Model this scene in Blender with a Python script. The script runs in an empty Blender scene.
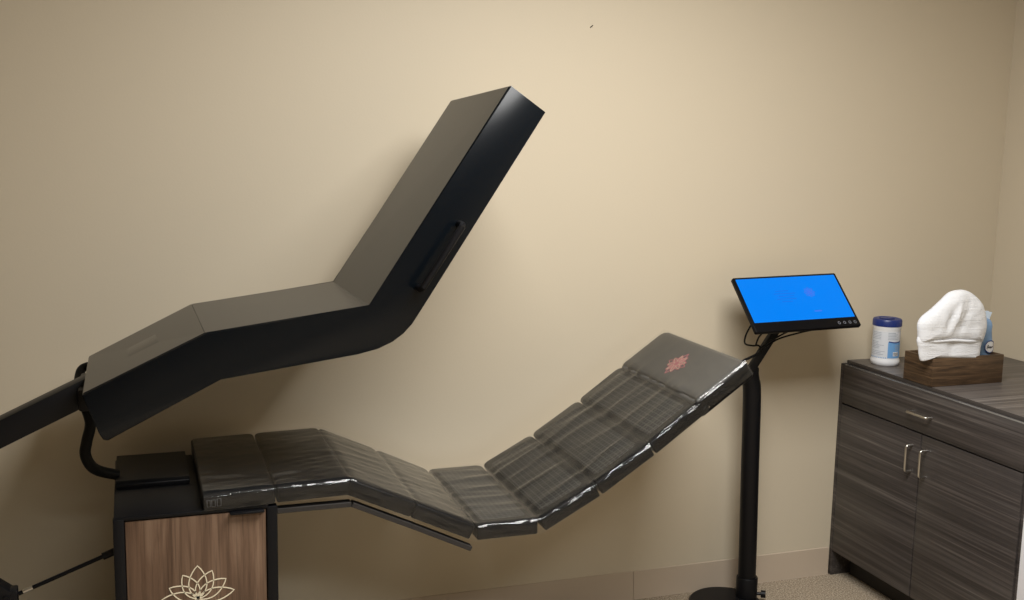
import bpy, bmesh, math, random
from mathutils import Vector, Matrix, noise
random.seed(7)
C = bpy.context.scene
COL = C.collection
V = Vector
PI = math.pi

# ------------------------------------------------------------------ camera
cam_d = bpy.data.cameras.new('camera')
cam_d.sensor_fit = 'HORIZONTAL'; cam_d.sensor_width = 36.0
cam_d.lens = 1100 / 1024 * 36.0
cam_d.clip_start = 0.05; cam_d.clip_end = 60
cam = bpy.data.objects.new('camera', cam_d); COL.objects.link(cam)
right = V((0.9448735456, -0.3268923898, 0.0188506824))
down = V((-0.0314091876, -0.1477916947, -0.9885196396))
fwd = V((0.3259255217, 0.9334339722, -0.149911887))
m = Matrix((right, -down, -fwd)).transposed().to_4x4()
m.translation = V((-2.62955, -3.58737, 1.74131))
cam.matrix_world = m
C.camera = cam

# ------------------------------------------------------------------ world, lights, exposure
w = bpy.data.worlds.new('world'); C.world = w; w.use_nodes = True
w.node_tree.nodes['Background'].inputs[0].default_value = (1.0, 0.95, 0.88, 1)
w.node_tree.nodes['Background'].inputs[1].default_value = 0.03
C.view_settings.view_transform = 'Standard'
C.view_settings.look = 'None'
C.view_settings.exposure = 0.0
C.view_settings.gamma = 1.0
C.view_settings.use_curve_mapping = False

def area(name, loc, size, power, color, rot=(0, 0, 0), spread=180):
    d = bpy.data.lights.new(name, 'AREA'); d.shape = 'RECTANGLE'
    d.size, d.size_y = size; d.energy = power; d.color = color
    d.spread = math.radians(spread)
    o = bpy.data.objects.new(name, d); COL.objects.link(o)
    o.location = loc; o.rotation_euler = rot
    return o
area('ceiling_lamp_near', (-1.30, -1.70, 2.68), (1.3, 1.1), 88, (1.0, 0.99, 0.97))
area('ceiling_lamp_far', (-1.9, -3.6, 2.68), (1.2, 0.4), 54, (0.97, 1.0, 1.0), spread=128)

# ------------------------------------------------------------------ material helpers
def mat(name, col, rough=0.5, metal=0.0, spec=0.5, coat=0.0, coat_rough=0.1):
    mt = bpy.data.materials.new(name); mt.use_nodes = True
    b = mt.node_tree.nodes['Principled BSDF']
    b.inputs['Base Color'].default_value = (*col, 1)
    b.inputs['Roughness'].default_value = rough
    b.inputs['Metallic'].default_value = metal
    b.inputs['Specular IOR Level'].default_value = spec
    b.inputs['Coat Weight'].default_value = coat
    b.inputs['Coat Roughness'].default_value = coat_rough
    return mt
def nt(mt):
    t = mt.node_tree
    return t.nodes, t.links, t.nodes['Principled BSDF']
def coords(mt, scale, kind='Object'):
    n, l, b = nt(mt)
    tc = n.new('ShaderNodeTexCoord'); mp = n.new('ShaderNodeMapping')
    mp.inputs['Scale'].default_value = scale
    l.new(tc.outputs[kind], mp.inputs['Vector'])
    return mp.outputs['Vector']
def noise_tex(mt, vec, scale, detail=4, rough=0.55, dist=0.0):
    n, l, b = nt(mt)
    t = n.new('ShaderNodeTexNoise')
    t.inputs['Scale'].default_value = scale; t.inputs['Detail'].default_value = detail
    t.inputs['Roughness'].default_value = rough; t.inputs['Distortion'].default_value = dist
    l.new(vec, t.inputs['Vector'])
    return t.outputs['Fac']
def ramp(mt, fac, stops):
    n, l, b = nt(mt)
    r = n.new('ShaderNodeValToRGB')
    e = r.color_ramp.elements
    while len(e) < len(stops): e.new(0.5)
    for k, (p, c) in enumerate(stops):
        e[k].position = p; e[k].color = (*c, 1)
    l.new(fac, r.inputs['Fac'])
    return r.outputs['Color']
def bump(mt, fac, strength, dist=0.002):
    n, l, b = nt(mt)
    bp = n.new('ShaderNodeBump'); bp.inputs['Strength'].default_value = strength
    bp.inputs['Distance'].default_value = dist
    l.new(fac, bp.inputs['Height']); l.new(bp.outputs['Normal'], b.inputs['Normal'])
def mixcol(mt, fac, a, b_, mode='MIX'):
    n, l, b = nt(mt)
    x = n.new('ShaderNodeMix'); x.data_type = 'RGBA'; x.blend_type = mode
    if hasattr(fac, 'links'): l.new(fac, x.inputs[0])
    else: x.inputs[0].default_value = fac
    for s, i in ((a, 6), (b_, 7)):
        if hasattr(s, 'links'): l.new(s, x.inputs[i])
        else: x.inputs[i].default_value = (*s, 1)
    return x.outputs[2]

# walls: matte warm beige paint with faint roller stipple
M_wall = mat('beige_wall_paint', (0.60, 0.525, 0.40), 0.55, spec=0.25)
bump(M_wall, noise_tex(M_wall, coords(M_wall, (1, 1, 1)), 130, 3), 0.12, 0.002)
M_base = mat('tan_vinyl_baseboard', (0.50, 0.41, 0.315), 0.45, spec=0.4)
M_ceil = mat('ceiling_white', (0.62, 0.60, 0.56), 0.9)
M_floor = mat('speckled_beige_carpet', (0.4, 0.33, 0.25), 0.95, spec=0.1)
_v = coords(M_floor, (1, 1, 1))
_f = noise_tex(M_floor, _v, 170, 3, 0.7)
nt(M_floor)[1].new(ramp(M_floor, _f, [(0.34, (0.13, 0.10, 0.07)), (0.5, (0.36, 0.29, 0.21)), (0.66, (0.62, 0.53, 0.41))]), nt(M_floor)[2].inputs['Base Color'])
bump(M_floor, _f, 0.7, 0.006)

# black powder coat of the bed
M_shell = mat('black_powder_coat', (0.0025, 0.0038, 0.0055), 0.20, spec=0.26)
M_black = mat('matte_black_metal', (0.004, 0.004, 0.005), 0.42, spec=0.22)
M_hose = mat('black_rubber', (0.004, 0.004, 0.004), 0.5, spec=0.2)
M_pad = mat('black_vinyl_pad', (0.005, 0.005, 0.006), 0.4, spec=0.16)
M_head = mat('charcoal_leather', (0.085, 0.082, 0.077), 0.48)
bump(M_head, noise_tex(M_head, coords(M_head, (1, 1, 1)), 350, 3), 0.12, 0.001)
M_steel = mat('brushed_steel', (0.62, 0.6, 0.56), 0.28, metal=1.0)
M_rod = mat('dark_steel_rod', (0.18, 0.18, 0.18), 0.3, metal=1.0)

# lamp panel: dark mat with a fine grid of lines
M_lamp = mat('lamp_grid_panel', (0.02, 0.02, 0.02), 0.45)
n, l, b = nt(M_lamp)
br = n.new('ShaderNodeTexBrick'); br.offset = 0.0; br.squash = 1.0
br.inputs['Color1'].default_value = (0.012, 0.012, 0.013, 1)
br.inputs['Color2'].default_value = (0.016, 0.016, 0.017, 1)
br.inputs['Mortar'].default_value = (0.07, 0.07, 0.066, 1)
br.inputs['Scale'].default_value = 1.0
br.inputs['Mortar Size'].default_value = 0.0016
br.inputs['Brick Width'].default_value = 0.0165
br.inputs['Row Height'].default_value = 0.0165
l.new(coords(M_lamp, (1, 1, 1), 'UV'), br.inputs['Vector'])
l.new(br.outputs['Color'], b.inputs['Base Color'])
bump(M_lamp, br.outputs['Fac'], 0.4, 0.001)

# clear vinyl film
M_film = bpy.data.materials.new('clear_vinyl_film'); M_film.use_nodes = True
n = M_film.node_tree.nodes; l = M_film.node_tree.links; n.clear()
out = n.new('ShaderNodeOutputMaterial')
tr = n.new('ShaderNodeBsdfTransparent'); tr.inputs[0].default_value = (0.93, 0.93, 0.92, 1)
gl = n.new('ShaderNodeBsdfGlossy'); gl.inputs['Roughness'].default_value = 0.05; gl.inputs[0].default_value = (1, 1, 1, 1)
df = n.new('ShaderNodeBsdfDiffuse'); df.inputs[0].default_value = (0.6, 0.6, 0.58, 1)
fr = n.new('ShaderNodeFresnel'); fr.inputs[0].default_value = 1.43
m1 = n.new('ShaderNodeMixShader'); m1.inputs[0].default_value = 0.012
m2 = n.new('ShaderNodeMixShader')
l.new(tr.outputs[0], m1.inputs[1]); l.new(df.outputs[0], m1.inputs[2])
l.new(fr.outputs[0], m2.inputs[0]); l.new(m1.outputs[0], m2.inputs[1]); l.new(gl.outputs[0], m2.inputs[2])
l.new(m2.outputs[0], out.inputs['Surface'])

# walnut door panel of the pedestal (vertical grain)
M_walnut = mat('walnut_veneer', (0.25, 0.13, 0.07), 0.4)
_v = coords(M_walnut, (26, 26, 1.6))
_a = noise_tex(M_walnut, _v, 1.0, 5, 0.6, 0.8)
_v2 = coords(M_walnut, (130, 130, 3.0))
_b = noise_tex(M_walnut, _v2, 1.0, 3, 0.6)
_ca = ramp(M_walnut, _a, [(0.30, (0.075, 0.040, 0.023)), (0.5, (0.135, 0.079, 0.048)), (0.72, (0.215, 0.138, 0.090))])
_cb = ramp(M_walnut, _b, [(0.32, (0.45, 0.42, 0.40)), (0.5, (1, 1, 1))])
nt(M_walnut)[1].new(mixcol(M_walnut, 0.8, _ca, _cb, 'MULTIPLY'), nt(M_walnut)[2].inputs['Base Color'])
M_cream = mat('cream_inlay', (0.78, 0.70, 0.52), 0.45)

# grey-brown woodgrain laminate
def laminate(name, along, lo, mid, hi, k=1.0):
    mt = mat(name, mid, 0.42, spec=0.4)
    s = {'y': (70, 1.3, 70), 'x': (1.5, 60, 60)}[along]
    s2 = {'y': (190, 2.2, 190), 'x': (2.5, 150, 150)}[along]
    a = noise_tex(mt, coords(mt, s), 0.55 * k, 5, 0.62, 1.0)
    c = noise_tex(mt, coords(mt, s2), 0.9 * k, 3, 0.6, 0.4)
    ca = ramp(mt, a, [(0.33, lo), (0.52, mid), (0.70, hi)])
    cc = ramp(mt, c, [(0.38, (0.62, 0.61, 0.61)), (0.56, (1.0, 0.98, 0.97)), (0.70, (1.75, 1.7, 1.65))])
    nt(mt)[1].new(mixcol(mt, 0.75, ca, cc, 'MULTIPLY'), nt(mt)[2].inputs['Base Color'])
    return mt
M_lam = laminate('dark_woodgrain_laminate', 'y', (0.036, 0.031, 0.029), (0.058, 0.050, 0.047), (0.105, 0.094, 0.087), 0.8)
M_top = laminate('grey_woodgrain_worktop', 'x', (0.080, 0.070, 0.064), (0.120, 0.106, 0.097), (0.17, 0.152, 0.139))
M_glint = mat('edge_glint_gloss', (0.14, 0.135, 0.13), 0.12, spec=0.8)  # gloss of the strip that imitates the highlight on the drawer's top edge
M_gap = mat('dark_carcass', (0.02, 0.017, 0.015), 0.7)
M_edge = mat('dark_edge_band', (0.055, 0.047, 0.043), 0.35, spec=0.6)
M_boxw = mat('stained_brown_wood', (0.08, 0.045, 0.022), 0.5)
_a = noise_tex(M_boxw, coords(M_boxw, (6, 6, 90)), 0.7, 5, 0.6, 1.5)
nt(M_boxw)[1].new(ramp(M_boxw, _a, [(0.32, (0.030, 0.017, 0.009)), (0.5, (0.080, 0.046, 0.023)), (0.7, (0.15, 0.09, 0.047))]), nt(M_boxw)[2].inputs['Base Color'])
M_terry = mat('white_terry', (0.86, 0.88, 0.92), 0.95, spec=0.1)
_a = noise_tex(M_terry, coords(M_terry, (1, 1, 1)), 260, 3, 0.7)
_w = noise_tex(M_terry, coords(M_terry, (14, 14, 240)), 1.0, 2, 0.5)
n, l, b = nt(M_terry); mm = n.new('ShaderNodeMath'); mm.operation = 'ADD'; l.new(_a, mm.inputs[0]); l.new(_w, mm.inputs[1])
bump(M_terry, mm.outputs[0], 0.55, 0.004)
M_white = mat('white_plastic', (0.82, 0.83, 0.85), 0.35)
M_label = mat('pale_grey_label', (0.68, 0.71, 0.76), 0.4)
M_txt = mat('grey_print', (0.38, 0.42, 0.48), 0.5)
M_navy = mat('navy_plastic', (0.012, 0.028, 0.16), 0.35)
M_sky = mat('light_blue_print', (0.17, 0.38, 0.70), 0.4)
M_pouch = mat('blue_film_pouch', (0.20, 0.33, 0.53), 0.3)
M_pale = mat('pale_blue_crimp', (0.62, 0.74, 0.88), 0.35)
M_dkblue = mat('dark_blue_print', (0.02, 0.05, 0.22), 0.4)
M_ink = mat('black_print', (0.02, 0.02, 0.025), 0.5)
M_lid = mat('white_appliance_paint', (0.80, 0.80, 0.84), 0.35)
M_pink = mat('rose_embroidery', (0.55, 0.17, 0.21), 0.6)
M_gold = mat('beige_stitching', (0.72, 0.60, 0.42), 0.6)
M_bezel = mat('black_gloss_plastic', (0.003, 0.003, 0.004), 0.35, spec=0.15)
M_icon = mat('grey_icon_print', (0.16, 0.17, 0.2), 0.4)
def emis(name, col, s=1.0):
    mt = mat(name, (0.0, 0.0, 0.0), 0.4, spec=0.08)
    b = mt.node_tree.nodes['Principled BSDF']
    b.inputs['Emission Color'].default_value = (*col, 1); b.inputs['Emission Strength'].default_value = s
    return mt
M_screen = emis('lit_blue_screen', (0.0, 0.23, 0.93))
M_scr2 = emis('lit_blue_screen_lines', (0.015, 0.17, 0.80))
M_scr3 = emis('lit_violet_screen_mark', (0.06, 0.19, 0.85))

# ------------------------------------------------------------------ mesh helpers
def empty(name, loc):
    o = bpy.data.objects.new(name, None); o.location = loc
    o.empty_display_size = 0.05; COL.objects.link(o); return o
def tag(o, label, cat, group=None):
    o['label'] = label; o['category'] = cat
    if group: o['group'] = group
    return o
def root_loc(p):
    v = V((0, 0, 0))
    while p is not None: v += p.location; p = p.parent
    return v
def obj(name, bm, m, parent=None, sharp=35, label=None, recalc=True):
    """bmesh in world coordinates -> one mesh object (origin at its thing's base)"""
    me = bpy.data.meshes.new(name)
    if parent is not None:
        bmesh.ops.translate(bm, verts=bm.verts, vec=-root_loc(parent))
    if recalc: bmesh.ops.recalc_face_normals(bm, faces=bm.faces)
    for f in bm.faces: f.smooth = True
    bm.to_mesh(me); bm.free()
    me.set_sharp_from_angle(angle=math.radians(sharp))
    me.materials.append(m)
    o = bpy.data.objects.new(name, me); COL.objects.link(o)
    if parent is not None: o.parent = parent
    if label: o['label'] = label
    return o
def struct(name, bm, m):
    o = obj(name, bm, m); o['kind'] = 'structure'; return o
def box(bm, lo, hi, bev=0.0, seg=2):
    lo, hi = V(lo), V(hi)
    vs = [bm.verts.new((x, y, z)) for x in (lo.x, hi.x) for y in (lo.y, hi.y) for z in (lo.z, hi.z)]
    fs = [(0, 1, 3, 2), (4, 6, 7, 5), (0, 4, 5, 1), (2, 3, 7, 6), (0, 2, 6, 4), (1, 5, 7, 3)]
    faces = [bm.faces.new([vs[i] for i in f]) for f in fs]
    if bev > 0:
        es = list({e for f in faces for e in f.edges})
        bmesh.ops.bevel(bm, geom=es, offset=bev, segments=seg, profile=0.5, affect='EDGES')
    return bm
def B(lo, hi, bev=0.0, seg=2):
    return box(bmesh.new(), lo, hi, bev, seg)
def prism(bm, poly, axis_vec, bev=0.0, seg=2, poly2=None):
    """extrude a closed 3-D polygon along axis_vec (or to poly2)"""
    a = [bm.verts.new(p) for p in poly]
    c = [bm.verts.new(p) for p in (poly2 or [V(p) + V(axis_vec) for p in poly])]
    k = len(a); fs = [bm.faces.new(a), bm.faces.new(c[::-1])]
    for i in range(k):
        fs.append(bm.faces.new((a[i], c[i], c[(i + 1) % k], a[(i + 1) % k])))
    if bev > 0:
        es = [e for e in {e for f in fs for e in f.edges} if e.calc_face_angle(0) > 0.35 or True]
        bmesh.ops.bevel(bm, geom=es, offset=bev, segments=seg, profile=0.5, affect='EDGES')
    return bm
def catmull(pts, k=8, closed=False):
    pts = [V(p) for p in pts]; out = []; nn = len(pts)
    rng = nn if closed else nn - 1
    for i in range(rng):
        if closed: p0, p1, p2, p3 = (pts[(i + j) % nn] for j in (-1, 0, 1, 2))
        else: p0, p1, p2, p3 = pts[max(i - 1, 0)], pts[i], pts[i + 1], pts[min(i + 2, nn - 1)]
        for j in range(k):
            t = j / k
            out.append(0.5 * ((2 * p1) + (p2 - p0) * t + (2 * p0 - 5 * p1 + 4 * p2 - p3) * t * t + (3 * p1 - p0 - 3 * p2 + p3) * t ** 3))
    if not closed: out.append(pts[-1])
    return out
def tube(bm, pts, r, n=10, caps=True):
    pts = [V(p) for p in pts]; rings = []
    rr = r if isinstance(r, (list, tuple)) else [r] * len(pts)
    up = None
    for i, p in enumerate(pts):
        d = (pts[min(i + 1, len(pts) - 1)] - pts[max(i - 1, 0)]).normalized()
        if up is None:
            up = V((0, 0, 1)) if abs(d.z) < 0.9 else V((0, 1, 0))
        u = (up - d * up.dot(d)).normalized(); up = u
        v = d.cross(u)
        rings.append([bm.verts.new(p + (u * math.cos(2 * PI * k / n) + v * math.sin(2 * PI * k / n)) * rr[i]) for k in range(n)])
    for a, c in zip(rings, rings[1:]):
        for k in range(n): bm.faces.new((a[k], a[(k + 1) % n], c[(k + 1) % n], c[k]))
    if caps: bm.faces.new(rings[0][::-1]); bm.faces.new(rings[-1])
    return bm
def T(pts, r, n=10): return tube(bmesh.new(), pts, r, n)
def lathe(bm, prof, center, n=40):
    cx, cy, cz = center; rings = []
    for r, z in prof:
        rings.append([bm.verts.new((cx + max(r, 1e-4) * math.cos(2 * PI * k / n), cy + max(r, 1e-4) * math.sin(2 * PI * k / n), cz + z)) for k in range(n)])
    for a, c in zip(rings, rings[1:]):
        for k in range(n): bm.faces.new((a[k], a[(k + 1) % n], c[(k + 1) % n], c[k]))
    bm.faces.new(rings[0][::-1]); bm.faces.new(rings[-1])
    return bm
def ribbon(bm, pts, w, frame, h=0.0012, closed=False):
    """flat raised line of width w through 2-D points; frame(u, v, n) -> world point"""
    pts = [V((p[0], p[1])) for p in pts]; nn = len(pts); L = []
    for i, p in enumerate(pts):
        if closed: a, c = pts[i - 1], pts[(i + 1) % nn]
        else: a, c = pts[max(i - 1, 0)], pts[min(i + 1, nn - 1)]
        d = c - a
        d = d.normalized() if d.length > 1e-9 else V((1, 0))
        s = V((-d.y, d.x)) * w / 2
        L.append([bm.verts.new(frame(*(p + s), 0)), bm.verts.new(frame(*(p + s), h)), bm.verts.new(frame(*(p - s), h)), bm.verts.new(frame(*(p - s), 0))])
    rng = range(nn if closed else nn - 1)
    for i in rng:
        a, c = L[i], L[(i + 1) % nn]
        for k in range(4): bm.faces.new((a[k], a[(k + 1) % 4], c[(k + 1) % 4], c[k]))
    if not closed: bm.faces.new(L[0]); bm.faces.new(L[-1][::-1])
    return bm
def petal(base, ang, L, W, k=10, t0=0.0):
    """closed outline of a pointed petal; angle from straight up, clockwise"""
    ux, uy = math.sin(ang), math.cos(ang); px, py = uy, -ux
    l, r = [], []
    for i in range(k + 1):
        t = t0 + (1 - t0) * i / k
        wv = W * (math.sin(PI * min(t, 1) ** 0.85)) ** 0.8 if 0 < t < 1 else 0
        l.append((base[0] + ux * L * t - px * wv, base[1] + uy * L * t - py * wv))
        r.append((base[0] + ux * L * t + px * wv, base[1] + uy * L * t + py * wv))
    return l + r[::-1][1:]

# ------------------------------------------------------------------ the room
WX, LX, FY, CZ = 0.715, -5.6, -6.2, 2.7
struct('wall_back', B((LX - 0.1, 0, -0.1), (WX + 0.1, 0.1, CZ)), M_wall)
struct('wall_right', B((WX, FY, -0.1), (WX + 0.1, 0, CZ)), M_wall)
struct('wall_left', B((LX - 0.1, FY, -0.1), (LX, 0, CZ)), M_wall)
struct('wall_front', B((LX - 0.1, FY - 0.1, -0.1), (WX + 0.1, FY, CZ)), M_wall)
struct('floor', B((LX, FY, -0.1), (WX, 0, 0)), M_floor)
struct('ceiling', B((LX - 0.1, FY - 0.1, CZ), (WX + 0.1, 0.1, CZ + 0.1)), M_ceil)
bm = bmesh.new()
def baseboard_piece(x0, x1):
    prof = [(0, 0), (-0.010, 0), (-0.0085, 0.012), (-0.0045, 0.09), (-0.003, 0.110), (0, 0.112)]
    prism(bm, [V((x0, y, z)) for y, z in prof], (x1 - x0, 0, 0))
baseboard_piece(LX, -0.8705); baseboard_piece(-0.8690, -0.003)
struct('baseboard_back', bm, M_base)

# ------------------------------------------------------------------ light therapy bed
YF, YB = -0.68, -0.105
bed = tag(empty('light_therapy_bed', (-2.48, -0.41, 0)),
          'black light therapy bed with raised angular lid and walnut fronted pedestal', 'bed')
# pedestal
pb = bmesh.new()
box(pb, (-2.690, -0.672, 0.0), (-2.280, -0.15, 0.727), 0.004)
ped = obj('pedestal', pb, M_black, bed)
wp = obj('wood_panel', B((-2.6665, -0.6795, 0.035), (-2.3075, -0.6705, 0.7235), 0.001), M_walnut, ped)
for x0, x1 in ((-2.6965, -2.6685), (-2.3055, -2.2765)):
    obj('corner_post', B((x0, -0.684, 0.0), (x1, -0.655, 0.733), 0.003), M_black, ped)
lot = bmesh.new()
fr_ped = lambda u, v, h: V((-2.4885 + u, -0.6795 - h, 0.4935 + v))
for a, L, W in ((0, .0915, .0235), (27, .083, .021), (-29, .079, .020), (57, .087, .021), (-63, .082, .020), (82, .095, .019), (-86, .094, .019)):
    ribbon(lot, petal((0, 0), math.radians(a), L, W), 0.0029, fr_ped, 0.0012, True)
obj('lotus_emblem', lot, M_cream, ped, label='cream line drawing of a lotus flower')
obj('door_pull', B((-2.402, -0.698, 0.7215), (-2.312, -0.66, 0.7275), 0.002), M_black, ped)
cb = bmesh.new()
box(cb, (-2.694, -0.682, 0.727), (-2.30, -0.15, 0.738), 0.003)
hs = obj('pedestal_top', cb, M_black, bed)
rb = bmesh.new()
prism(rb, [V((-2.690, y, z)) for y, z in ((-0.440, 0.738), (-0.440, 0.750), (-0.425, 0.757), (-0.17, 0.757), (-0.165, 0.738))], (0.198, 0, 0), 0.002)
obj('control_housing', rb, M_black, bed)
# table profile (x, z of the pads' top at each joint)
J = [(-2.472, .779), (-2.279, .783), (-2.074, .787), (-1.885, .700), (-1.707, .615), (-1.515, .615), (-1.337, .709), (-1.164, .820), (-1.003, .934), (-.850, 1.041)]
TH = [0.046] * 8 + [0.062]
def pad_frame(i):
    a, c = V((J[i][0], 0, J[i][1])), V((J[i + 1][0], 0, J[i + 1][1]))
    d = (c - a); L = d.length; d.normalize(); nrm = V((-d.z, 0, d.x))
    return a, d, nrm, L
def rrect(u0, u1, v0, v1, r, k=4, rf=None):
    out = []; rf = r if rf is None else rf
    for cx, cy, a0, r in ((u1 - r, v1 - r, 0, r), (u0 + r, v1 - r, 90, r), (u0 + rf, v0 + rf, 180, rf), (u1 - rf, v0 + rf, 270, rf)):
        for j in range(k + 1):
            a = math.radians(a0 + 90 * j / k); out.append((cx + r * math.cos(a), cy + r * math.sin(a)))
    return out
def slab(bm, fr, u0, u1, v0, v1, n0, n1, rc, re, k=5, rf=None):
    """rounded pad between heights n0 and n1, corner radius rc, edge radius re"""
    rings = []
    def ring(ins, h):
        return [bm.verts.new(fr(u, v, h)) for u, v in rrect(u0 + ins, u1 - ins, v0 + ins, v1 - ins, max(rc - ins, 0.002), k, None if rf is None else max(rf - ins, 0.0015))]
    rings.append(ring(re, n0))
    for j in range(1, 4):
        a = PI / 2 * j / 3; rings.append(ring(re * (1 - math.sin(a)), n0 + re * (1 - math.cos(a))))
    for j in range(0, 4):
        a = PI / 2 * j / 3; rings.append(ring(re * (1 - math.cos(a)), n1 - re * (1 - math.sin(a))))
    for a, c in zip(rings, rings[1:]):
        for q in range(len(a)): bm.faces.new((a[q], a[(q + 1) % len(a)], c[(q + 1) % len(a)], c[q]))
    bm.faces.new(rings[0][::-1]); bm.faces.new(rings[-1])
    return bm
for i in range(8):
    a, d, nrm, L = pad_frame(i)
    fr = lambda u, v, h, a=a, d=d, nrm=nrm: a + d * u + nrm * h + V((0, v, 0))
    g0 = 0.002 if i else 0.0
    seg = obj('mattress_segment', slab(bmesh.new(), fr, g0, L - 0.002, YF + 0.006, YB, -TH[i], -0.002, 0.024, 0.005, 5, 0.006), M_pad, bed)
    if i >= 4:
        pb = bmesh.new()
        slab(pb, fr, g0 + 0.022, L - 0.026, YF + 0.05, YB - 0.045, -0.003, 0.0005, 0.012, 0.001)
        uv = pb.loops.layers.uv.new('UVMap')
        for f in pb.faces:
            for lp in f.loops:
                q = lp.vert.co - a; lp[uv].uv = (q.dot(d), lp.vert.co.y + 1)
        obj('lamp_panel', pb, M_lamp, seg, label='panel of fine square lamp cells')
    if i == 0:
        im = bmesh.new(); fi = lambda u, v, h, fr=fr: fr(u, YF + 0.006 - h, v)
        for p, q in (((.012, -.036), (.020, -.018)), ((.024, -.036), (.033, -.018)), ((.038, -.036), (.048, -.016))):
            ribbon(im, [p, (q[0], p[1]), q, (p[0], q[1])], 0.0016, fi, 0.0008, True)
        obj('imprint', im, M_icon, seg)
a, d, nrm, L = pad_frame(8)
fr_head = lambda u, v, h, a=a, d=d, nrm=nrm: a + d * u + nrm * h + V((0, v, 0))
hd = obj('head_cushion', slab(bmesh.new(), fr_head, -0.012, L + 0.018, YF + 0.004, -0.120, -0.050, 0.004, 0.030, 0.008, 5, 0.014), M_pad, bed)
obj('leather_top', slab(bmesh.new(), fr_head, -0.011, L + 0.017, YF + 0.006, -0.121, -0.010, 0.010, 0.030, 0.013, 5, 0.018), M_head, hd, label='charcoal leather top')
em = bmesh.new(); st = bmesh.new()
fr_em = lambda x, y, h: fr_head(0.094 + y, -0.394 - x, 0.0102 + h)
for a_ in range(0, 360, 45):
    ribbon(em, petal((0, 0), math.radians(a_), 0.030, 0.008, 7), 0.0032, fr_em, 0.0010, True)
for a_ in (0, 180):
    for da in (-26, 0, 26):
        ribbon(em, petal((0, 0), math.radians(a_ + da), 0.052 if da == 0 else 0.042, 0.010, 8, 0.2), 0.0034, fr_em, 0.0012, True)
for a_ in (90, 270):
    for da in (-24, 0, 24):
        ribbon(em, petal((0, 0), math.radians(a_ + da), 0.053 if da == 0 else 0.043, 0.010, 8, 0.2), 0.0034, fr_em, 0.0012, True)
for a_ in range(0, 360, 45):
    ribbon(st, petal((0, 0), math.radians(a_ + 22), 0.040 , 0.006, 7, 0.3), 0.0016, fr_em, 0.0014, True)
obj('lotus_emblem', em, M_pink, hd, label='rose embroidered lotus emblem')
obj('emblem_stitching', st, M_gold, hd, label='beige stitching between the rose petals')
# tray rail below the pads
def bar2(bm, p, q, y0, y1, t):
    p, q = V(p), V(q); d = (q - p).normalized(); nn = V((-d.z, 0, d.x)) * t
    prism(bm, [V((p.x, y0, p.z)), V((q.x, y0, q.z)), V((q.x, y0, q.z)) + nn, V((p.x, y0, p.z)) + nn], (0, y1 - y0, 0), 0.001, 1)
rail = bmesh.new()
for p, q in (((-2.277, 0, .7085), (-2.074, 0, .708)), ((-2.0745, 0, .708), (-1.905, 0, .628)), ((-1.905, 0, .628), (-1.727, 0, .541))):
    bar2(rail, p, q, YF, YF + 0.03, 0.014)
obj('support_rail', rail, M_gap, bed)
frames = {}
for i in range(9):
    a, d, nrm, L = pad_frame(i)
    for y0 in (YF + 0.12, YB - 0.16):
        bk = frames.setdefault(y0, bmesh.new())
        p = a + d * 0.002 - nrm * (TH[i] + 0.022); q = a + d * (L + 0.004) - nrm * (TH[i] + 0.022)
        bar2(bk, p, q, y0, y0 + 0.04, 0.024)
for bk in frames.values(): obj('frame_beam', bk, M_black, bed)
# canopy (the raised lid)
CT = [(-2.758, 1.068), (-2.455, 1.2125), (-2.022, 1.271), (-1.629, 1.871)]
bot = [(-1.525, 1.801), (-1.872, 1.266), (-1.888, 1.2415), (-1.905, 1.216), (-1.927, 1.1915), (-1.958, 1.169), (-2.0, 1.1515), (-2.058, 1.1385), (-2.4185, 1.0915), (-2.700, 0.945), (-2.712, 0.948), (-2.7215, 0.967)]
YC0, YC1 = -0.68, -0.20
front = [V((x, YC0, z)) for x, z in CT + bot]
back = [V((x, YC1, z)) for x, z in [(-2.757, 1.070), (-2.463, 1.2165), (-2.036, 1.273), (-1.661, 1.8405), (-1.560, 1.772)] + bot[1:]]
cn = obj('canopy', prism(bmesh.new(), front, None, 0.0025, 2, back), M_shell, bed, sharp=25, label='raised black lid with angular folded profile')
for i in range(3):
    p0, p1 = front[i], front[i + 1]; q0, q1 = back[i], back[i + 1]
    d = (p1 - p0).normalized(); nn = V((-d.z, 0, d.x)) * 0.003
    e0 = 0.004 if i == 0 else 0.0006; e1 = 0.005 if i == 2 else 0.0006
    k = V((0, 0.006, 0))
    quad = [p0 + d * e0 + k, p1 - d * e1 + k, q1 - d * e1 - k, q0 + d * e0 - k]
    obj('top_sheet', prism(bmesh.new(), [v - nn * 0.3 for v in quad], None, 0, 2, [v + nn * 0.7 for v in quad]), M_shell, cn)
for p, q in ((V((-2.69, 0, .952)), V((-2.43, 0, 1.087))), (V((-2.41, 0, 1.0945)), V((-2.07, 0, 1.138))), (V((-1.86, 0, 1.287)), V((-1.575, 0, 1.725)))):
    d = (q - p).normalized(); nn = V((d.z, 0, -d.x))
    p = p + d * 0.012 + nn * 0.001; q = q - d * 0.012 + nn * 0.001
    un = bmesh.new()
    bar2(un, p + nn * 0.004, q + nn * 0.004, YC0 + 0.05, YC1 - 0.05, 0.006)
    obj('lamp_panel', un, M_lamp, cn)
hp = [V((-1.7735, -0.682, 1.492)), V((-1.7735, -0.712, 1.492)), V((-1.776, -0.722, 1.488)), V((-1.886, -0.722, 1.322)), V((-1.8885, -0.712, 1.3175)), V((-1.8885, -0.682, 1.3175))]
obj('handle', T(hp, 0.0095, 12), M_black, cn)
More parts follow.
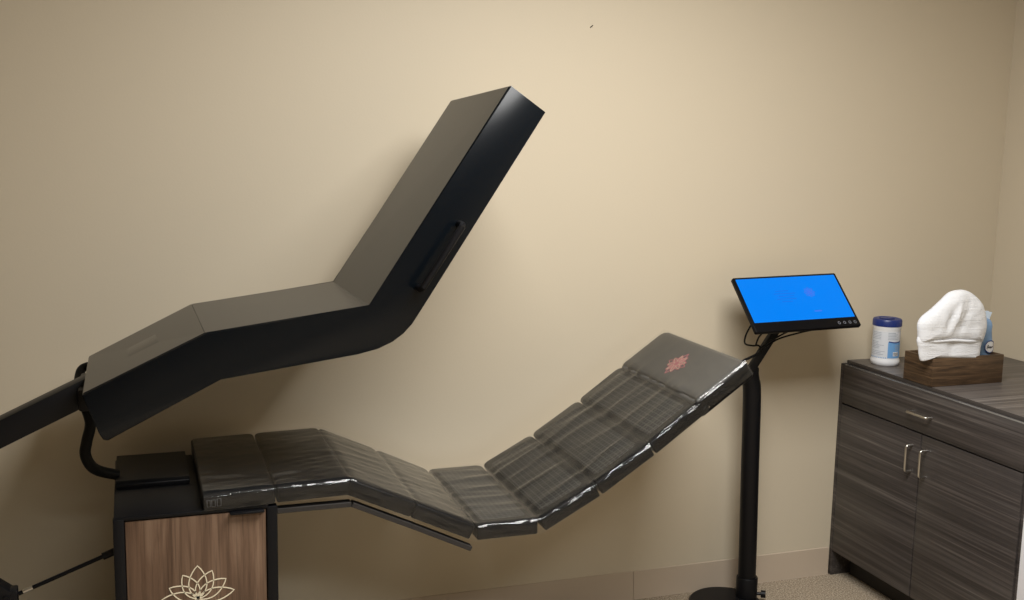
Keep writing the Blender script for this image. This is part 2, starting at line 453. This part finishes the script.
# lift arm, strut and cable conduit at the foot end
am = bmesh.new()
def beam(bm, p, q, w, dep):
    p, q = V(p), V(q); d = (q - p).normalized(); s = V((0, 1, 0)) * dep / 2
    nn = d.cross(V((0, 1, 0))).normalized() * w / 2
    prism(bm, [p + nn + s, p - nn + s, p - nn - s, p + nn - s], q - p, 0.004)
beam(am, (-2.742, -0.44, 1.034), (-3.30, -0.44, 0.771), 0.070, 0.07)
arm = obj('lift_arm', am, M_black, bed)
hb = bmesh.new()
box(hb, (-2.775, -0.52, 0.985), (-2.735, -0.30, 1.045), 0.006)
obj('hinge_block', hb, M_black, arm)
br_ = bmesh.new()
beam(br_, (-3.30, -0.60, 0.80), (-2.965, -0.60, 0.522), 0.055, 0.05)
obj('lower_link', br_, M_black, arm)
fz = bmesh.new()
beam(fz, (-3.30, -0.52, 0.0), (-3.30, -0.52, 0.83), 0.08, 0.24)
beam(fz, (-3.33, -0.52, 0.035), (-2.68, -0.52, 0.035), 0.07, 0.24)
obj('pivot_frame', fz, M_black, bed)
P0, P1 = V((-2.692, -0.60, 0.620)), V((-2.985, -0.60, 0.510))
dd = (P1 - P0).normalized()
gs = obj('gas_strut', T([P0 + dd * 0.02, P0 + dd * 0.26], 0.0055, 12), M_bezel, bed)
obj('strut_socket', T([P0, P0 + dd * 0.036], [0.010, 0.010], 12), M_black, gs)
obj('strut_tip', T([P0 + dd * 0.222, P0 + dd * 0.247], 0.006, 10), M_steel, gs, label='bright metal strut end')
cl = bmesh.new()
box(cl, (-2.985, -0.618, 0.500), (-2.936, -0.582, 0.548), 0.004)
tube(cl, [V((-2.962, -0.63, 0.530)), V((-2.962, -0.57, 0.530))], 0.007, 10)
obj('clevis', cl, M_black, gs)
obj('clevis_pin', T([V((-2.948, -0.634, 0.508)), V((-2.948, -0.57, 0.508))], 0.006, 10), M_steel, gs, label='bright metal pin')
hose = catmull([(-2.735, -0.165, 1.035), (-2.762, -0.17, 1.036), (-2.780, -0.18, 1.026), (-2.786, -0.22, 1.000), (-2.778, -0.30, 0.988), (-2.766, -0.36, 0.969), (-2.752, -0.375, 0.917), (-2.763, -0.385, 0.866), (-2.768, -0.39, 0.832), (-2.755, -0.39, 0.798), (-2.731, -0.38, 0.776), (-2.684, -0.37, 0.758)], 8)
nh = len(hose)
obj('cable_conduit', T(hose, [0.013 if i < nh * 0.4 else 0.0155 for i in range(nh)], 14), M_hose, bed)

# ------------------------------------------------------------------ clear film over the bed
def film_profile():
    pts = []
    for i in range(9):
        a, d, nrm, L = pad_frame(i)
        lift = 0.006 if i < 8 else 0.0155
        us = (0.008, 0.05, L * 0.5, L - 0.05, L - 0.008 if i < 8 else L + 0.014)
        for u in us:
            if i == 8 and u < 0.012: u = 0.010
            pts.append(a + d * u + nrm * lift)
    a, d, nrm, L = pad_frame(8)
    return [pts[0] + V((-0.004, 0, 0))] + pts
cp = catmull(film_profile(), 7)
# resample evenly
acc = [0.0]
for p, q in zip(cp, cp[1:]): acc.append(acc[-1] + (q - p).length)
NS = 300; prof = []
j = 0
for i in range(NS):
    s = acc[-1] * i / (NS - 1)
    while j < len(acc) - 2 and acc[j + 1] < s: j += 1
    t = (s - acc[j]) / max(acc[j + 1] - acc[j], 1e-9)
    prof.append((s, cp[j].lerp(cp[j + 1], t)))
jx = [p[0] for p in J]
fb = bmesh.new(); rows = []
NV = 60; RB = 0.017; DROP = 0.050
for i, (s, p) in enumerate(prof):
    tan = (prof[min(i + 2, NS - 1)][1] - prof[max(i - 2, 0)][1]).normalized()
    nrm = V((-tan.z, 0, tan.x))
    near = min(abs(p.x - x) for x in jx[1:-1])
    crease = math.exp(-(near / 0.010) ** 2)
    row = []
    wtop = (YB - 0.022) - (YF + RB)
    for k in range(NV):
        if k < 42:
            y = (YB - 0.022) - wtop * k / 41; h = 0.0; on_top = True; f = k / 41
        elif k < 50:
            a = PI / 2 * (k - 41) / 9; y = YF + RB - (RB + 0.002) * math.sin(a); h = -RB * (1 - math.cos(a)); f = 1; on_top = False
        else:
            y = YF - 0.002; h = -RB - (DROP - RB) * (k - 49) / 10; f = 1; on_top = False
        back_part = min(max((p.x + 1.75) / 0.25, 0), 1)
        head_part = min(max((p.x + 1.02) / 0.04, 0), 1)
        # long folds running diagonally over the back rest, finer ripples on the leg part
        ridge = lambda q, e: (1 - min(abs(noise.noise(q)) * 1.6, 1)) ** e
        q = V((s * 1.1, (y - s * 0.11) * 9.0, 0.3))
        mask = 0.5 + 0.5 * noise.noise(V((s * 3.1, y * 6.0, 7.7)))
        w1 = ridge(q, 5) * mask
        q3 = V((s * 1.6 + 4, (y + s * 0.16) * 17.0, 5.0)); w3 = ridge(q3, 4) * (1 - mask)
        q4 = V((s * 3.0, (y - s * 0.30) * 26.0, 11.0)); w4 = ridge(q4, 3)
        w2 = noise.noise(V((s * 7, y * 40, 2.0)))
        hk = 1 - 0.85 * head_part
        top_h = hk * (back_part * (0.011 * w1 + 0.007 * w3) + (1 - back_part) * (0.0022 * w4 + 0.0022 * w3)) + 0.0005 * w2 * hk
        edge = min(1.0, (1 - f) * 8 + 0.25) if on_top else 0.2
        hh = h + top_h * edge
        if on_top: hh -= 0.0025 * crease
        yy = y
        if not on_top:
            side = (k - 41) / (NV - 42)
            bunch = 0.45 + 0.55 * back_part
            wob = noise.noise(V((s * 9 - side * 1.5, side * 3.0, 9.0))) * 0.007 * bunch + noise.noise(V((s * 24, side * 3.0, 3.0))) * 0.0012
            yy -= abs(wob) + 0.0012
            hh += noise.noise(V((s * 12, side * 2.0, 21.0))) * 0.003 * bunch * (1 - side)
            yy += 0.004 * crease * side
        row.append(fb.verts.new(V((p.x, yy, p.z)) + nrm * hh))
    rows.append(row)
for a, c in zip(rows, rows[1:]):
    for k in range(NV - 1): fb.faces.new((a[k], a[k + 1], c[k + 1], c[k]))
fb.normal_update()
if sum(f.normal.z for f in fb.faces) < 0: bmesh.ops.reverse_faces(fb, faces=fb.faces)
tag(obj('plastic_cover', fb, M_film, None, sharp=180, recalc=False), 'clear wrinkled plastic sheet draped over the pads of the bed', 'plastic cover')

# ------------------------------------------------------------------ monitor stand
stand = tag(empty('monitor_stand', (-0.466, -0.14, 0)), 'black floor pole stand with round base holding up the blue monitor', 'stand')
bb = bmesh.new()
lathe(bb, [(0.134, 0), (0.138, 0.003), (0.138, 0.011), (0.132, 0.0165), (0.06, 0.019), (0.0, 0.0192)], (-0.556, -0.155, 0), 56)
obj('base', bb, M_black, stand)
pole_pts = catmull([(-0.4600, -0.14, 0.01), (-0.4650, -0.14, 0.25), (-0.4725, -0.14, 0.5), (-0.481, -0.14, 0.80), (-0.491, -0.14, 0.86), (-0.503, -0.145, 0.90)], 6)
obj('pole', T(pole_pts, 0.0335, 28), M_black, stand)
obj('collar', T([V((-0.460, -0.14, 0.010)), V((-0.460, -0.14, 0.094)), V((-0.460, -0.14, 0.098))], [0.040, 0.040, 0.0375], 28), M_black, stand)
kb = T([V((-0.44, -0.16, 0.035)), V((-0.415, -0.173, 0.035))], 0.006, 10)
tube(kb, [V((-0.417, -0.172, 0.035)), V((-0.402, -0.181, 0.035))], 0.014, 12)
obj('knob', kb, M_black, stand)
ar = bmesh.new()
beam(ar, (-0.515, -0.165, 0.895), (-0.425, -0.195, 1.062), 0.030, 0.022)
arm_o = obj('arm', ar, M_black, stand)
tp = bmesh.new()
box(tp, (-0.535, -0.175, 0.875), (-0.475, -0.115, 0.915), 0.008)
obj('pole_head', tp, M_black, stand)
obj('strap', T(catmull([(-0.605, -0.19, 0.932), (-0.56, -0.19, 0.945), (-0.50, -0.19, 0.968), (-0.478, -0.19, 0.985)], 6), 0.005, 8), M_black, stand)

# ------------------------------------------------------------------ monitor
mon = tag(empty('monitor', (-0.37, -0.215, 1.15)), 'thin black monitor tilted back on its arm with a lit blue screen', 'monitor')
MB0, MB1 = V((-0.574, -0.30, 1.0700)), V((-0.140, -0.30, 1.0785))
MT0 = V((-0.5860, -0.125, 1.2390))
ux = (MB1 - MB0); MW = ux.length; ux.normalize()
vy = (MT0 - MB0); vy = (vy - ux * vy.dot(ux)); MH = vy.length; vy.normalize()
nz = ux.cross(vy).normalized()
skew = lambda v: -0.012 * v / MH
fr_m = lambda u, v, h: MB0 + ux * u + vy * v + nz * h
hb = slab(bmesh.new(), fr_m, -0.003, MW, 0, MH, -0.016, 0.0, 0.006, 0.003)
obj('housing', hb, M_bezel, mon)
sc_ = obj('screen', slab(bmesh.new(), fr_m, 0.007, MW - 0.010, 0.040, MH - 0.009, -0.001, 0.0006, 0.002, 0.0003), M_screen, mon, label='bright blue lit screen')
tl = bmesh.new()
for k, (u0, u1) in enumerate(((.145, .20), (.135, .225), (.150, .215), (.140, .22), (.155, .20))):
    ribbon(tl, [(u0, .172 - k * .012), (u1, .172 - k * .012)], 0.003, lambda u, v, h: fr_m(u, v, 0.0006 + h), 0.0004)
obj('screen_text', tl, M_scr2, sc_)
tm = bmesh.new()
for k in range(8):
    ribbon(tm, petal((.285, .160), k * PI / 4, 0.022, 0.006, 6), 0.0028, lambda u, v, h: fr_m(u, v, 0.0006 + h), 0.0004, True)
obj('screen_emblem', tm, M_scr3, sc_)
tm = bmesh.new()
ribbon(tm, [(.27, .075), (.30, .075)], 0.005, lambda u, v, h: fr_m(u, v, 0.0006 + h), 0.0004)
obj('screen_button', tm, M_scr3, sc_)
for k in range(4):
    u = MW - 0.020 - k * 0.0225
    ring = [(u + 0.0045 * math.cos(a * PI / 6), 0.017 + 0.0055 * math.sin(a * PI / 6)) for a in range(12)]
    obj('button', ribbon(bmesh.new(), ring, 0.0022, lambda uu, v, h: fr_m(uu, v, h), 0.0006, True), M_icon, mon)
mp_ = bmesh.new()
slab(mp_, fr_m, MW * 0.25, MW * 0.6, 0.04, 0.16, -0.034, -0.015, 0.01, 0.004)
obj('mount_plate', mp_, M_bezel, mon)
cbl = (
    [(-0.585, -0.275, 1.09), (-0.588, -0.25, 1.05), (-0.57, -0.22, 1.015), (-0.53, -0.205, 1.003), (-0.50, -0.20, 1.0), (-0.485, -0.195, 0.975)],
    [(-0.41, -0.25, 1.06), (-0.44, -0.225, 1.035), (-0.475, -0.21, 1.01), (-0.50, -0.20, 0.985)],
    [(-0.31, -0.25, 1.06), (-0.36, -0.23, 1.046), (-0.43, -0.215, 1.025), (-0.478, -0.205, 0.995)],
    [(-0.53, -0.28, 1.07), (-0.528, -0.24, 1.04), (-0.52, -0.21, 1.005)])
for c in cbl:
    obj('cable', T(catmull(c, 7), 0.0032, 8), M_hose, mon)

# ------------------------------------------------------------------ base cabinet and worktop
cab = tag(empty('base_cabinet', (0.35, -0.5, 0)), 'dark grey woodgrain base cabinet with one drawer over two doors', 'cabinet')
CE = -0.9655
body = bmesh.new()
box(body, (0.021, CE, 0.105), (WX - 0.004, -0.022, 0.845))
obj('carcass', body, M_gap, cab)
obj('toe_kick', B((0.085, CE + 0.01, 0.0), (0.10, -0.03, 0.105)), M_gap, cab)
fl = bmesh.new()
box(fl, (0.002, -0.0205, 0.0), (0.115, -0.0005, 0.870), 0.0015)
obj('filler_panel', fl, M_lam, cab)
obj('end_panel', B((0.006, CE - 0.012, 0.0), (WX - 0.004, CE, 0.848), 0.0015), M_lam, cab)
dr = obj('drawer', B((0.0, -0.963, 0.7165), (0.0195, -0.0235, 0.868), 0.002), M_lam, cab)
obj('edge_glint_strip', B((0.0005, -0.963, 0.8683), (0.019, -0.0235, 0.8698), 0.0004), M_glint, dr, label='thin glossy strip added for the glint on the drawer top')  # added strip standing in for the bright reflection along the drawer top
d1 = obj('door', B((0.0, -0.4880, 0.105), (0.0195, -0.0235, 0.7110), 0.002), M_lam, cab)
d2 = obj('door', B((0.0, -0.963, 0.105), (0.0195, -0.4930, 0.7110), 0.002), M_lam, cab)
def pull(parent, p, q):
    p, q = V(p), V(q); d = (q - p).normalized(); o_ = V((-0.028, 0, 0))
    pts = [p, p + o_ * 0.8, p + o_ * 0.96 + d * 0.004, p + o_ + d * 0.010, q + o_ - d * 0.010, q + o_ * 0.96 - d * 0.004, q + o_ * 0.8, q]
    obj('handle', T(pts, 0.0042, 12), M_steel, parent, label='bent steel bar handle')
pull(dr, (0.001, -0.432, 0.784), (0.001, -0.535, 0.784))
pull(d1, (0.001, -0.448, 0.662), (0.001, -0.448, 0.566))
pull(d2, (0.001, -0.523, 0.662), (0.001, -0.523, 0.566))
ct = bmesh.new()
box(ct, (0.031, CE - 0.30, 0.848), (WX - 0.001, -0.001, 0.882), 0.0025)
cto = tag(obj('countertop', ct, M_top), 'grey woodgrain worktop carrying the canister and wooden box', 'countertop')

obj('edge_band', B((0.0298, CE - 0.30, 0.8485), (0.0312, -0.001, 0.8812), 0.0003), M_edge, cto)

# white unit past the cabinet's near end
wc = tag(empty('white_cabinet', (0.36, -1.15, 0)), 'plain white cabinet just past the near end of the woodgrain cabinet', 'cabinet')
obj('body', B((0.030, CE - 0.295, 0.0), (WX - 0.004, CE - 0.014, 0.846), 0.003), M_lid, wc)
obj('door', B((0.002, CE - 0.293, 0.04), (0.029, CE - 0.014, 0.84), 0.003), M_lid, wc)

# ------------------------------------------------------------------ canister of wipes
CN = V((0.126, -0.104, 0.882))
can = tag(empty('wipes_canister', CN), 'white plastic wipes canister with navy lid at the back of the worktop', 'canister')
cyl = [(0.048, 0), (0.0525, 0.004), (0.0545, 0.012), (0.0545, 0.020), (0.0512, 0.027), (0.0512, 0.140), (0.0535, 0.146), (0.0535, 0.153), (0.048, 0.158), (0, 0.158)]
obj('body', lathe(bmesh.new(), cyl, CN, 48), M_white, can)
ld = [(0.0515, 0.152), (0.0548, 0.153), (0.0548, 0.174), (0.052, 0.179), (0.046, 0.1805), (0.043, 0.1785), (0, 0.1785)]
lid = obj('lid', lathe(bmesh.new(), ld, CN, 48), M_navy, can, label='navy blue lid')
ft = bmesh.new(); box(ft, CN + V((-0.028, -0.018, 0.1785)), CN + V((0.020, 0.016, 0.182)), 0.002)
obj('flip_tab', ft, M_navy, lid)
A0 = math.atan2(-3.5 + 0.085, -2.63 - 0.146)   # towards the camera
def on_can(deg, z, h, r=0.0513):
    a = A0 + math.radians(deg); return CN + V(((r + h) * math.cos(a), (r + h) * math.sin(a), z))
def can_patch(bm, d0, d1, z0, z1, h, k=16):
    lo = [bm.verts.new(on_can(d0 + (d1 - d0) * i / k, z0, h)) for i in range(k + 1)]
    hi = [bm.verts.new(on_can(d0 + (d1 - d0) * i / k, z1, h)) for i in range(k + 1)]
    for i in range(k): bm.faces.new((lo[i], lo[i + 1], hi[i + 1], hi[i]))
lb = bmesh.new(); can_patch(lb, -150, 150, 0.030, 0.134, 0.0003, 60)
lbo = obj('label', lb, M_label, can)
bp_ = bmesh.new(); can_patch(bp_, 10, 78, 0.032, 0.094, 0.0006)
for q in range(12):
    can_patch(bp_, -80 + q * 7.4, -76.5 + q * 7.4, 0.031, 0.0345, 0.0006, 2)
obj('blue_print', bp_, M_sky, lbo, label='light blue patch')
bs = bmesh.new()
for i in range(14):
    d0, d1 = 12 + i * 4.6, 12 + (i + 1) * 4.6
    zf = lambda d: 0.094 - 0.006 * math.sin((d - 12) / 64 * PI * 0.8) + 0.004 * (d - 12) / 64
    can_patch(bs, d0, d1, zf((d0 + d1) / 2), zf((d0 + d1) / 2) + 0.0045, 0.0009, 2)
obj('navy_stripe', bs, M_dkblue, lbo)
rr = random.Random(3)
def print_line(d0, d1, z, h, k=6):
    bt = bmesh.new(); can_patch(bt, d0, d1, z, z + h, 0.0008, k); obj('print_line', bt, M_txt, lbo)
for k in range(15):
    z = 0.128 - k * 0.0060
    if k in (5, 11): continue
    print_line(-68, -68 + rr.uniform(35, 66) if z < 0.10 else -20, z, 0.0018)
    if z > 0.10: print_line(8, 8 + rr.uniform(25, 60), z, 0.0020)
for k in range(4): print_line(42, 42 + rr.uniform(18, 32), 0.080 - k * 0.006, 0.002, 4)
bc = bmesh.new(); can_patch(bc, 33, 62, 0.040, 0.056, 0.0010, 8)
bco = obj('barcode_field', bc, M_white, lbo)
bl = bmesh.new()
for k in range(8):
    can_patch(bl, 35 + k * 3.2, 35 + k * 3.2 + (1.0, 1.8)[k % 2], 0.042, 0.054, 0.0013, 1)
obj('barcode', bl, M_ink, lbo)

# ------------------------------------------------------------------ wooden box, towel, pouch
bx0, bx1, by0, by1, bz = 0.0270, 0.338, -0.490, -0.338, 0.882
tray = tag(empty('wooden_box', ((bx0 + bx1) / 2, (by0 + by1) / 2, bz)), 'open dark brown wooden box on the worktop with a towel in it', 'box')
BH = 0.103; t_ = 0.010
obj('front_board', B((bx0, by0, bz), (bx1, by0 + t_, bz + BH), 0.0012), M_boxw, tray)
obj('back_board', B((bx0, by1 - t_, bz), (bx1, by1, bz + BH), 0.0012), M_boxw, tray)
obj('end_board', B((bx0, by0 + t_, bz), (bx0 + t_, by1 - t_, bz + BH), 0.0012), M_boxw, tray)
obj('end_board', B((bx1 - t_, by0 + t_, bz), (bx1, by1 - t_, bz + BH), 0.0012), M_boxw, tray)
obj('bottom_board', B((bx0 + t_, by0 + t_, bz), (bx1 - t_, by1 - t_, bz + 0.008)), M_boxw, tray)

def pillow(outline, ymid, T_f, T_b, rings=16, seed=0, wr=0.004, folds=()):
    """thick cloth lobe: 2-D outline in x/z, rounded to the front (T_f) and to the back (T_b)"""
    bm = bmesh.new(); N = len(outline)
    cx = sum(p.x for p in outline) / N; cz = sum(p.y for p in outline) / N
    def pt(p, t, side):
        x = cx + (p.x - cx) * t; z = cz + (p.y - cz) * t
        h = (max(1 - t ** 5, 0)) ** 0.5
        q = V((x * 16, z * 16, seed + side * 3))
        wv = wr * noise.noise(q) + wr * 0.6 * noise.noise(q * 2.3)
        for fx, fz, dx, dz, a, s in folds:
            u = (x - fx) * dx + (z - fz) * dz; v = -(x - fx) * dz + (z - fz) * dx
            wv += a * math.exp(-(v / s) ** 2 - (u / 0.05) ** 2)
        T_ = T_f if side < 0 else T_b
        return V((x, ymid + side * (T_ * h) - wv * h, z))
    sides = {}
    rim = [bm.verts.new(pt(p, 1.0, 1)) for p in outline]
    for side in (-1, 1):
        prev = rim
        for r in range(rings - 1, 0, -1):
            t = 1 - (1 - r / rings) ** 1.6
            cur = [bm.verts.new(pt(p, t, side)) for p in outline]
            for k in range(N):
                bm.faces.new((prev[k], prev[(k + 1) % N], cur[(k + 1) % N], cur[k]))
            prev = cur
        c = bm.verts.new(pt(V((cx, cz)), 0, side))
        for k in range(N): bm.faces.new((prev[k], prev[(k + 1) % N], c))
    return bm
def loop2(pts, k=6): return [V((p.x, p.y)) for p in catmull([(a, b, 0) for a, b in pts], k, True)]
up_o = loop2([(-0.033, 1.049), (-0.038, 1.075), (-0.042, 1.108), (-0.026, 1.134), (0.014, 1.161), (0.052, 1.192), (0.084, 1.218), (0.127, 1.226), (0.162, 1.220), (0.19, 1.205), (0.214, 1.186), (0.234, 1.163), (0.250, 1.118), (0.253, 1.078), (0.244, 1.041), (0.232, 1.037), (0.176, 1.040), (0.105, 1.047), (0.035, 1.046), (-0.022, 1.044)])
lo_o = loop2([(-0.030, 1.070), (-0.030, 1.017), (-0.022, 0.985), (-0.012, 0.976), (0.020, 0.986), (0.085, 0.983), (0.16, 0.978), (0.225, 0.974), (0.236, 0.98), (0.238, 1.010), (0.232, 1.070), (0.1, 1.10)])
tw = tag(empty('towel', (0.105, -0.46, 0.97)), 'white terry towel bunched up and hanging over the wooden box rim', 'towel')
obj('upper_fold', pillow(up_o, -0.478, 0.030, 0.026, 16, 1, 0.005, [(0.10, 1.13, 0.35, 1, 0.008, 0.010), (0.075, 1.12, 0.45, 1, -0.006, 0.012), (0.135, 1.12, 0.3, 1, -0.006, 0.012)]), M_terry, tw, sharp=180)
obj('lower_fold', pillow(lo_o, -0.478, 0.016, 0.02, 12, 5, 0.003, [(0.10, 1.03, 0.2, 1, -0.006, 0.02)]), M_terry, tw, sharp=180)
hm = bmesh.new()
hem = catmull([(-0.028, -0.484, 1.046), (0.03, -0.494, 1.0475), (0.105, -0.497, 1.0485), (0.176, -0.496, 1.042), (0.238, -0.485, 1.040)], 8)
tube(hm, hem, 0.0045, 8)
obj('hem', hm, M_terry, tw)

po = tag(empty('wipes_pouch', (0.335, -0.405, 0.95)), 'blue soft wipes pouch with round logo behind the white towel', 'pouch')
po_o = loop2([(0.278, 0.893), (0.338, 0.893), (0.350, 0.94), (0.349, 0.985), (0.346, 1.03), (0.338, 1.075), (0.337, 1.098), (0.322, 1.104), (0.268, 1.104), (0.266, 1.04), (0.264, 0.95)], 5)
obj('pack', pillow(po_o, -0.405, 0.026, 0.026, 10, 9, 0.003), M_pouch, po, sharp=180)
cr = bmesh.new()
zig = [V((0.262 + i * 0.0056, -0.405 + 0.003 * (-1) ** i, 1.098 + 0.0002 * i)) for i in range(15)]
hi = [V((0.256 + i * 0.0066, -0.405 + 0.005 * math.sin(i * 1.1), 1.129 + 0.0035 * math.sin(i * 0.8))) for i in range(15)]
prism(cr, zig + hi[::-1], (0, 0.004, 0))
obj('crimp', cr, M_pale, po, label='pale blue crimped top')
el = bmesh.new()
e_pts = [V((0.322 + 0.024 * math.cos(a), 1.004 + 0.022 * math.sin(a))) for a in [2 * PI * i / 28 for i in range(28)]]
def pouch_y(x, z): return -0.405 - 0.0285 * max(1 - (abs(x - 0.306) / 0.045) ** 4, 0.02) ** 0.5
def disc_on(bm, pts, off):
    c = sum(pts, V((0, 0))) / len(pts)
    rings = [[bm.verts.new((c.x + (p.x - c.x) * t, pouch_y(c.x + (p.x - c.x) * t, 0) - off, c.y + (p.y - c.y) * t)) for p in pts] for t in (1, .75, .5, .25)]
    for a, b_ in zip(rings, rings[1:]):
        for k in range(len(pts)): bm.faces.new((a[k], a[(k + 1) % len(pts)], b_[(k + 1) % len(pts)], b_[k]))
    bm.faces.new(rings[-1])
disc_on(el, e_pts, 0.003)
lg = obj('logo_disc', el, M_white, po, label='white oval logo')
fp = lambda u, v, h: V((u, pouch_y(u, v) - 0.0033 - h, v))
ri = ribbon(bmesh.new(), e_pts, 0.003, fp, 0.0006, True)
obj('logo_ring', ri, M_dkblue, lg)
sq = ribbon(bmesh.new(), [(p.x, p.y) for p in catmull([(x - 0.014, z + 0.008, 0) for x, z in ((0.322, 0.989), (0.326, 1.003), (0.328, 0.991), (0.333, 0.998), (0.335, 0.990), (0.339, 0.997), (0.341, 0.991), (0.346, 0.997), (0.350, 0.993))], 4)], 0.0022, fp, 0.0006)
obj('logo_script', sq, M_ink, lg)

# ------------------------------------------------------------------ small pin left in the wall
pin = bmesh.new()
tube(pin, [V((-1.1115, 0.004, 2.104)), V((-1.105, -0.010, 2.113))], [0.0020, 0.0015], 8)
tag(obj('wall_pin', pin, M_rod), 'tiny bent pin left in the beige wall above the bed', 'pin')
